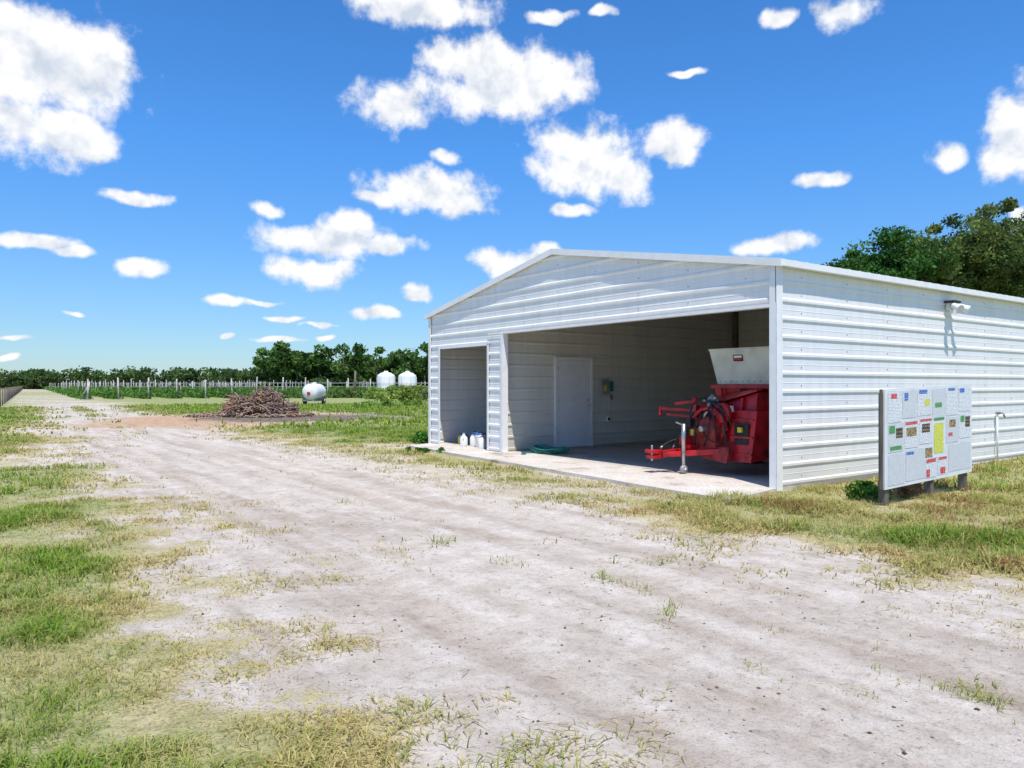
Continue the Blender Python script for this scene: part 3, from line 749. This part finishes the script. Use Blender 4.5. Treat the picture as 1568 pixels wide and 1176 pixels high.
mb.hexa([(.72,.96,.22),(1.6,.96,.30),(1.6,1.35,.30),(.72,1.42,.22),(.80,.90,1.05),(1.6,.90,1.05),(1.6,1.30,1.05),(.80,1.36,1.05)],M_red)
mb.hexa([(.55,1.3,.20),(.80,1.3,.24),(.80,1.85,.3),(.55,1.8,.26),(.62,1.3,.46),(.80,1.3,.58),(.80,1.85,.5),(.62,1.8,.42)],M_red2)
for z in (.35,.62,.9): mb.beam((.715+.09*(z-.22),.95,z),(.715+.09*(z-.22),1.38,z),.03,.03,M_red)
# belt guard, black plate standing in for the shade of an opening and small covers
mb.lathe([(0,-.05),(.16,-.05),(.17,-.03),(.17,.03),(0,.03)],(.70,1.5,1.0),M_red,20,'X')
mb.lathe([(0,-.07),(.06,-.07),(.06,-.05)],(.70,1.5,1.0),M_dark,14,'X')
mb.beam((.68,1.5,.84),(.68,1.68,.95),.05,.09,M_red); mb.box((.74,1.02,.50),(.757,1.30,.84),M_dark)
mb.box((.60,1.95,.50),(.80,2.12,.92),M_red2); mb.box((.78,2.0,.92),(.95,2.2,1.02),M_dark)
cp=[]
for i in range(9):
    a=math.pi*i/8; cp.append((.62,1.72+.36*math.cos(a),.72+.36*math.sin(a)))
mb.tube(cp,.035,M_red,10)
mb.build('body',mach,bevel=.01)
mb=MB()
mb.beam((.85,2.1,1.02),(.55,2.72,1.05),.05,.05,M_red); mb.beam((.9,2.1,.9),(.6,2.62,.95),.035,.04,M_red); mb.beam((.55,2.72,1.09),(.55,2.72,.93),.05,.05,M_red)
mb.beam((.75,2.1,1.18),(.62,2.45,1.14),.03,.05,M_red); mb.beam((.95,2.2,.85),(.72,2.1,1.25),.05,.05,M_red)
mb.box((.35,1.98,.45),(.62,2.12,.60),M_red); mb.beam((.62,2.05,.55),(.7,2.05,1.12),.07,.07,M_red)
mb.beam((.5,2.3,.3),(.2,2.75,.32),.04,.06,M_red); mb.beam((.15,2.5,.27),(.3,2.12,.33),.03,.05,M_red)
mb.build('arms',mach,bevel=.004)
mb=MB()
z0,z1=1.475,2.07
A=[(1.30,1.02),(3.78,1.02),(3.78,2.08),(1.30,2.08)]; B=[(1.18,.93),(3.9,.93),(3.9,2.17),(1.18,2.17)]
for i in range(4):
    j=(i+1)%4
    a0=Vector((*A[i],z0));a1_=Vector((*A[j],z0));c0=Vector((*B[i],z1));c1=Vector((*B[j],z1))
    cen=Vector((2.54,1.55,0)); 
    inn=lambda v:v+(Vector((cen.x,cen.y,v.z))-v).normalized()*.02
    mb.hexa([a0,a1_,inn(a1_),inn(a0),c0,c1,inn(c1),inn(c0)],M_hop)
mb.add([(1.32,1.04,1.5),(3.76,1.04,1.5),(3.76,2.06,1.5),(1.32,2.06,1.5)],[(0,1,2,3)],M_grey)
for p,q in ((0,1),(1,2),(2,3),(3,0)): mb.beam((*B[p],z1),(*B[q],z1),.03,.03,M_hop)
for i in range(9):
    t=1.08+i*.117
    mb.lathe([(0,-.012),(.010,-.010),(.012,0)],(1.287,t,1.52),M_steel,6,'X')
mb.build('hopper',mach)
mb=MB(); f=lambda t,z:(1.30-.12*(z-z0)/(z1-z0)-.006,t,z)
mb.add([f(1.68,1.86),f(1.48,1.86),f(1.48,1.97),f(1.68,1.97)],[(0,1,2,3)],M_dark)
g2=lambda t,z:(1.30-.12*(z-z0)/(z1-z0)-.010,t,z)
mb.add([g2(1.66,1.88),g2(1.50,1.88),g2(1.50,1.91),g2(1.66,1.91)],[(0,1,2,3)],M_red); mb.add([g2(1.66,1.92),g2(1.50,1.92),g2(1.50,1.955),g2(1.66,1.955)],[(0,1,2,3)],M_wht)
mb.build('badge',mach)
mb=MB()
for t in (.78,2.36):
    mb.lathe([(.2,-.12),(.34,-.13),(.39,-.09),(.395,0),(.39,.09),(.34,.13),(.2,.12)],(2.6,t,.35),M_dark,28,'Y'); mb.lathe([(0,-.05),(.2,-.08),(.2,.08),(0,.05)],(2.6,t,.35),M_wht,20,'Y')
mb.build('wheels',mach)
mb=MB()
mb.tube([(.22,1.9,.10),(.22,1.9,.5)],.028,M_steel,12); mb.tube([(.22,1.9,.36),(.22,1.9,.82)],.036,M_steel,12); mb.beam((.22,1.9,.8),(.22,2.06,.84),.02,.02,M_steel)
mb.lathe([(0,-.03),(.065,-.03),(.075,0),(.065,.03),(0,.03)],(.22,1.9,.075),M_grey,16,'Y'); mb.tube([(.22,1.84,.075),(.22,1.96,.075)],.014,M_steel,8)
mb.beam((.22,1.9,.45),(.65,1.9,.42),.05,.06,M_red)
mb.tube([(.62,1.85,.8),(.70,1.7,1.3)],.032,M_steel,10); mb.tube([(.60,1.95,.62),(.66,1.6,.95)],.025,M_dark,10)
mb.box((.68,1.62,1.08),(.84,1.82,1.2),M_dark); mb.box((.7,1.64,1.2),(.82,1.8,1.26),M_steel)
mb.box((.5,2.0,.75),(.62,2.1,.9),M_dark); mb.box((.48,1.92,.62),(.5,1.98,.72),M_yel); mb.box((.76,1.35,1.02),(.80,1.43,1.12),M_wht)
mb.box((.695,1.12,.70),(.735,1.2,.78),M_yel); mb.box((.84,1.75,1.02),(.87,1.83,1.09),M_wht)
for (a,b_,c) in (((.7,1.75,1.2),(.45,1.55,1.32),(.55,1.5,.6)),((.72,1.7,1.25),(.4,2.05,1.3),(.5,1.98,.7)),((.6,1.8,.75),(.3,1.6,.55),(.6,1.4,.5)),((.75,1.65,1.2),(.5,1.3,1.1),(.6,1.35,.5)),((.3,2.2,.4),(.2,1.95,.75),(.6,1.9,.8)),((.1,2.3,.4),(.3,2.2,.62),(.55,2.0,.5)),((.82,1.8,1.1),(.55,2.2,1.05),(.55,2.1,.6)),((.75,1.6,1.15),(.2,1.75,1.0),(.5,1.9,.4)),((.7,1.8,1.1),(.35,1.4,.9),(.55,1.75,.45)),((.7,1.9,1.2),(.35,1.2,1.2),(.62,1.25,.8))):
    pts=[]
    for i in range(13):
        q=i/12; pts.append(Vector(a)*(1-q)**2+Vector(b_)*2*q*(1-q)+Vector(c)*q*q)
    mb.tube(pts,.014,M_dark,7); mb.tube([pts[0],pts[1]],.018,M_steel,7)
mb.build('jack_and_hydraulics',mach)

# ================================================================ notice board
board=empty('notice_board',FRAME@Matrix.Translation((-.03,-1.58,0)))
BW=2.36; zb=.20; zt=1.45
M_board=simple('painted_board',(.76,.78,.78),.6,var=.06)
mb=MB()
tilt=.035
mb.hexa([(0,0,zb),(BW,0,zb+tilt*2),(BW,.02,zb+tilt*2),(0,.02,zb),(0,0,zt),(BW,0,zt+tilt*2),(BW,.02,zt+tilt*2),(0,.02,zt)],M_board)
mb.build('panel',board)
mb=MB()
for s in (.05,1.2,2.18): mb.box((s,.022,-.2),(s+.09,.11,zt-.05),M_wood)
mb.box((-.02,.022,zb+.0),(.0,.06,zt),M_wood)
mb.build('posts',board,bevel=.004)
def sheetmat(name,bg,ink,lines=True,dens=.5,lh=55):
    m,nt,b=mat(name); tc=N(nt,'ShaderNodeTexCoord'); s_=N(nt,'ShaderNodeSeparateXYZ'); nt.links.new(tc.outputs['Object'],s_.inputs[0])
    mu=N(nt,'ShaderNodeMath',operation='MULTIPLY'); mu.inputs[1].default_value=lh; nt.links.new(s_.outputs[2],mu.inputs[0])
    fr=N(nt,'ShaderNodeMath',operation='FRACT'); nt.links.new(mu.outputs[0],fr.inputs[0])
    lt=N(nt,'ShaderNodeMath',operation='LESS_THAN'); lt.inputs[1].default_value=.45; nt.links.new(fr.outputs[0],lt.inputs[0])
    fl=N(nt,'ShaderNodeMath',operation='FLOOR'); nt.links.new(mu.outputs[0],fl.inputs[0])
    cb=N(nt,'ShaderNodeCombineXYZ'); nt.links.new(s_.outputs[0],cb.inputs[0]); nt.links.new(fl.outputs[0],cb.inputs[1])
    nz_=N(nt,'ShaderNodeTexNoise'); nz_.inputs['Scale'].default_value=60; nz_.inputs['Detail'].default_value=1; nt.links.new(cb.outputs[0],nz_.inputs['Vector'])
    gt=N(nt,'ShaderNodeMath',operation='GREATER_THAN'); gt.inputs[1].default_value=dens; nt.links.new(nz_.outputs['Fac'],gt.inputs[0])
    an=N(nt,'ShaderNodeMath',operation='MULTIPLY'); nt.links.new(lt.outputs[0],an.inputs[0]); nt.links.new(gt.outputs[0],an.inputs[1])
    mx=N(nt,'ShaderNodeMixRGB'); mx.inputs[1].default_value=(*bg,1); mx.inputs[2].default_value=(*ink,1); nt.links.new(an.outputs[0],mx.inputs[0])
    nt.links.new(mx.outputs[0],b.inputs['Base Color']); b.inputs['Roughness'].default_value=.5; return m
S_w=sheetmat('printed_sheet',(.86,.87,.88),(.22,.23,.28),dens=.5); S_w2=sheetmat('printed_sheet_dense',(.83,.85,.85),(.35,.37,.42),dens=.42,lh=75)
S_y=sheetmat('yellow_sheet',(.80,.80,.12),(.3,.3,.08),dens=.5); S_r=sheetmat('red_sheet',(.65,.05,.05),(.8,.7,.7),dens=.55,lh=40)
S_b=sheetmat('blue_sheet',(.06,.16,.55),(.6,.7,.8),dens=.55,lh=40); S_g=sheetmat('green_sheet',(.08,.32,.10),(.7,.7,.3),dens=.6,lh=25)
S_k=sheetmat('dark_photo_sheet',(.05,.05,.04),(.45,.3,.12),dens=.5,lh=20); S_ph=simple('photo_sheet',(.35,.25,.12),.5,var=.8,scale=25)
mb=MB()
def sheet(u0,v0,u1,v1,m,l=1):
    y=-.002-.0015*l
    def P_(u,v): return (u*BW,y,zt+tilt*2*u-(zt-zb)*v)
    mb.add([P_(u0,v1),P_(u1,v1),P_(u1,v0),P_(u0,v0)],[(0,1,2,3)],m)
sheet(.03,.02,.17,.34,S_w);sheet(.18,.03,.33,.31,S_w2);sheet(.34,.02,.50,.30,S_w);sheet(.51,.03,.66,.35,S_w2);sheet(.67,.02,.82,.33,S_w);sheet(.83,.03,.98,.30,S_w)
sheet(.06,.05,.12,.10,S_r,2);sheet(.36,.03,.45,.07,S_b,2);sheet(.20,.05,.24,.13,S_b,2);sheet(.70,.03,.78,.06,S_b,2);sheet(.84,.04,.90,.09,S_b,2);sheet(.54,.18,.62,.23,S_g,2);sheet(.42,.13,.48,.2,S_y,2)
sheet(.03,.35,.19,.64,S_w2);sheet(.20,.33,.35,.62,S_w);sheet(.36,.32,.51,.60,S_w);sheet(.53,.40,.64,.72,S_y);sheet(.67,.35,.82,.63,S_w2);sheet(.83,.32,.98,.60,S_w)
sheet(.04,.37,.10,.45,S_g,2);sheet(.11,.40,.18,.50,S_k,2);sheet(.21,.35,.34,.38,S_r,2);sheet(.22,.41,.33,.50,S_ph,2);sheet(.37,.34,.5,.365,S_r,2);sheet(.39,.39,.48,.48,S_k,2);sheet(.53,.34,.65,.365,S_g,2)
sheet(.71,.38,.79,.46,S_ph,2);sheet(.85,.35,.9,.42,S_g,2);sheet(.91,.36,.97,.48,S_k,2);sheet(.70,.52,.75,.56,S_r,2);sheet(.05,.58,.17,.62,S_g,2)
sheet(.03,.66,.20,.97,S_w2);sheet(.21,.64,.42,.96,S_w2);sheet(.43,.76,.56,.97,S_w);sheet(.57,.76,.69,.96,S_w);sheet(.70,.65,.98,.95,S_w2)
sheet(.44,.77,.55,.81,S_r,2);sheet(.44,.88,.48,.96,S_r,2);sheet(.58,.77,.68,.80,S_r,2);sheet(.60,.88,.66,.95,S_r,2);sheet(.43,.65,.51,.75,S_ph,1);sheet(.22,.66,.3,.69,S_b,2)
mb.build('notices',board)

# ================================================================ world: sky and clouds
sd=Vector((.079,-.434,1)).normalized()
w=bpy.data.worlds.new('World'); scene.world=w; w.use_nodes=True; nt=w.node_tree; L=nt.links.new
try: w.cycles.sampling_method='NONE'
except Exception as ex: print(ex)
bg=nt.nodes['Background']
sky=N(nt,'ShaderNodeTexSky'); sky.sky_type='NISHITA'; sky.sun_disc=False
sky.sun_elevation=math.asin(sd.z); sky.sun_rotation=math.atan2(sd.x,sd.y); sky.air_density=1.0; sky.dust_density=.2; sky.ozone_density=1.5
STR=.14
tc=N(nt,'ShaderNodeTexCoord'); se=N(nt,'ShaderNodeSeparateXYZ'); L(tc.outputs['Generated'],se.inputs[0])
def M2(op,a,b_=None,c=None,clamp=False):
    n=N(nt,'ShaderNodeMath',operation=op); n.use_clamp=clamp
    for i,v in enumerate((a,b_,c)):
        if v is None: continue
        if hasattr(v,'links'): L(v,n.inputs[i])
        else: n.inputs[i].default_value=v
    return n.outputs[0]
az=M2('ARCTAN2',se.outputs[0],se.outputs[1]); el=M2('ARCSINE',se.outputs[2])
tint=ramp(nt,[(0,(.52,.68,.90)),(.10,(.50,.76,1.05)),(.30,(.40,.90,1.42)),(.5,(.36,.86,1.38)),(1,(.45,.88,1.32))]); L(se.outputs[2],tint.inputs[0])
hs=N(nt,'ShaderNodeMixRGB',blend_type='MULTIPLY'); hs.inputs[0].default_value=1; L(sky.outputs[0],hs.inputs[1]); L(tint.outputs[0],hs.inputs[2])
cmb=N(nt,'ShaderNodeCombineXYZ'); L(az,cmb.inputs[0]); L(el,cmb.inputs[1])
def noise(vec,sc,det,rough=.55):
    n=N(nt,'ShaderNodeTexNoise',noise_dimensions='2D'); n.inputs['Scale'].default_value=sc; n.inputs['Detail'].default_value=det; n.inputs['Roughness'].default_value=rough; L(vec,n.inputs['Vector']); return n
def VM(op,a,b_=None,c=None):
    n=N(nt,'ShaderNodeVectorMath',operation=op)
    for i,v in enumerate((a,b_,c)):
        if v is None: continue
        if hasattr(v,'links'): L(v,n.inputs[i])
        else: n.inputs[i].default_value=v
    return n
wn=noise(cmb.outputs[0],16,2)
wv=VM('MULTIPLY_ADD',wn.outputs['Color'],(.035,.022,0),(-.0175,-.011,0)); P0=VM('ADD',cmb.outputs[0],wv.outputs[0]).outputs[0]
FO=1135.
blobs=[(60,95,130,75),(150,110,60,65),(60,195,105,42),(140,215,38,26),(0,60,90,70),
(640,8,95,28),(735,105,72,42),(825,118,66,44),(760,140,110,36),(600,163,52,34),(680,85,35,22),(850,22,35,8),(930,18,20,8),
(900,245,72,50),(960,270,38,32),(865,215,45,28),(1030,212,48,24),(1045,235,30,18),(872,322,28,9),
(650,290,80,28),(705,312,38,24),(590,300,42,14),(685,240,20,9),
(500,368,95,26),(535,342,35,20),(480,415,62,22),(585,375,50,15),
(220,408,36,13),(205,305,48,10),(405,318,24,10),(50,370,60,10),(110,385,32,8),
(355,460,35,7),(400,461,20,5),(642,450,22,11),(575,480,38,9),(790,400,55,18),(835,382,28,12),(1175,373,55,12),
(1560,200,50,60),(1535,245,38,28),(1450,240,30,18),(1265,272,40,12),(1290,18,46,21),(1190,28,28,13),(1055,110,28,5),(1565,330,20,14),
(350,517,12,4),(430,520,42,4),(425,487,25,4),(25,522,22,4),(115,478,12,4),(500,515,20,4),(490,498,30,4),(15,547,15,4)]
extra=[(1.3,.2,.12,.03),(1.5,.5,.1,.07),(2.6,.5,.13,.06),(-1.1,.3,.11,.05),(-1.5,.45,.12,.06),(-2.5,.4,.14,.06),(.2,.85,.15,.08)]
els=[]
for (u,v,rx,ry) in blobs:
    a=math.atan((u-784)/FO); e=math.atan((590-v)/FO*math.cos(a))
    els.append((a,e,rx/FO*math.cos(a)**2*1.05,ry/FO*math.cos(a)*math.cos(e)*1.10))
els+=extra
acc=None
for (a,e,ra,re) in els:
    q=VM('MULTIPLY_ADD',P0,(1/ra,1/re,0),(-a/ra,-e/re,0)); ln=VM('LENGTH',q.outputs[0]).outputs['Value']
    acc=ln if acc is None else M2('MINIMUM',acc,ln)
n1=noise(cmb.outputs[0],20,8,.60)
up=VM('ADD',cmb.outputs[0],(.005,.020,0)).outputs[0]; n2=noise(up,20,3,.5)
f=M2('ADD',acc,M2('MULTIPLY_ADD',n1.outputs['Fac'],-1.75,.875))
mr=N(nt,'ShaderNodeMapRange',interpolation_type='SMOOTHSTEP'); mr.inputs['From Min'].default_value=1.28; mr.inputs['From Max'].default_value=.60; L(f,mr.inputs['Value'])
dens=mr.outputs[0]
# thin parts show as veil, thick parts bright on top and faintly grey underneath
sh=M2('SUBTRACT',n1.outputs['Fac'],n2.outputs['Fac']); sh=M2('MULTIPLY_ADD',sh,1.7,.66,clamp=True)
rc=ramp(nt,[(.22,(.66,.73,.83)),(.5,(.87,.90,.95)),(.75,(1.03,1.03,1.03))]); L(sh,rc.inputs[0])
sc=N(nt,'ShaderNodeMixRGB',blend_type='MULTIPLY'); sc.inputs[0].default_value=1; L(rc.outputs[0],sc.inputs[1]); sc.inputs[2].default_value=(1/STR,1/STR,1/STR,1)
mx=N(nt,'ShaderNodeMixRGB'); L(M2('MULTIPLY',dens,.97),mx.inputs[0]); L(hs.outputs[0],mx.inputs[1]); L(sc.outputs[0],mx.inputs[2])
L(mx.outputs[0],bg.inputs['Color']); bg.inputs['Strength'].default_value=STR
# sun
sl_=bpy.data.lights.new('sun','SUN'); sl_.energy=4.9; sl_.angle=math.radians(.53); sl_.color=(1,.95,.875)
so=bpy.data.objects.new('sun',sl_); scene.collection.objects.link(so); so.rotation_euler=(-sd).to_track_quat('-Z','Y').to_euler(); so.location=(2,-10,25)
# camera
cam=bpy.data.cameras.new('camera'); co=bpy.data.objects.new('camera',cam); scene.collection.objects.link(co)
cam.sensor_width=36; cam.lens=36*1135/1568; cam.clip_end=6000; cam.clip_start=.05
co.location=(0,0,1.5); co.rotation_euler=(math.radians(90.1),0,0); scene.camera=co
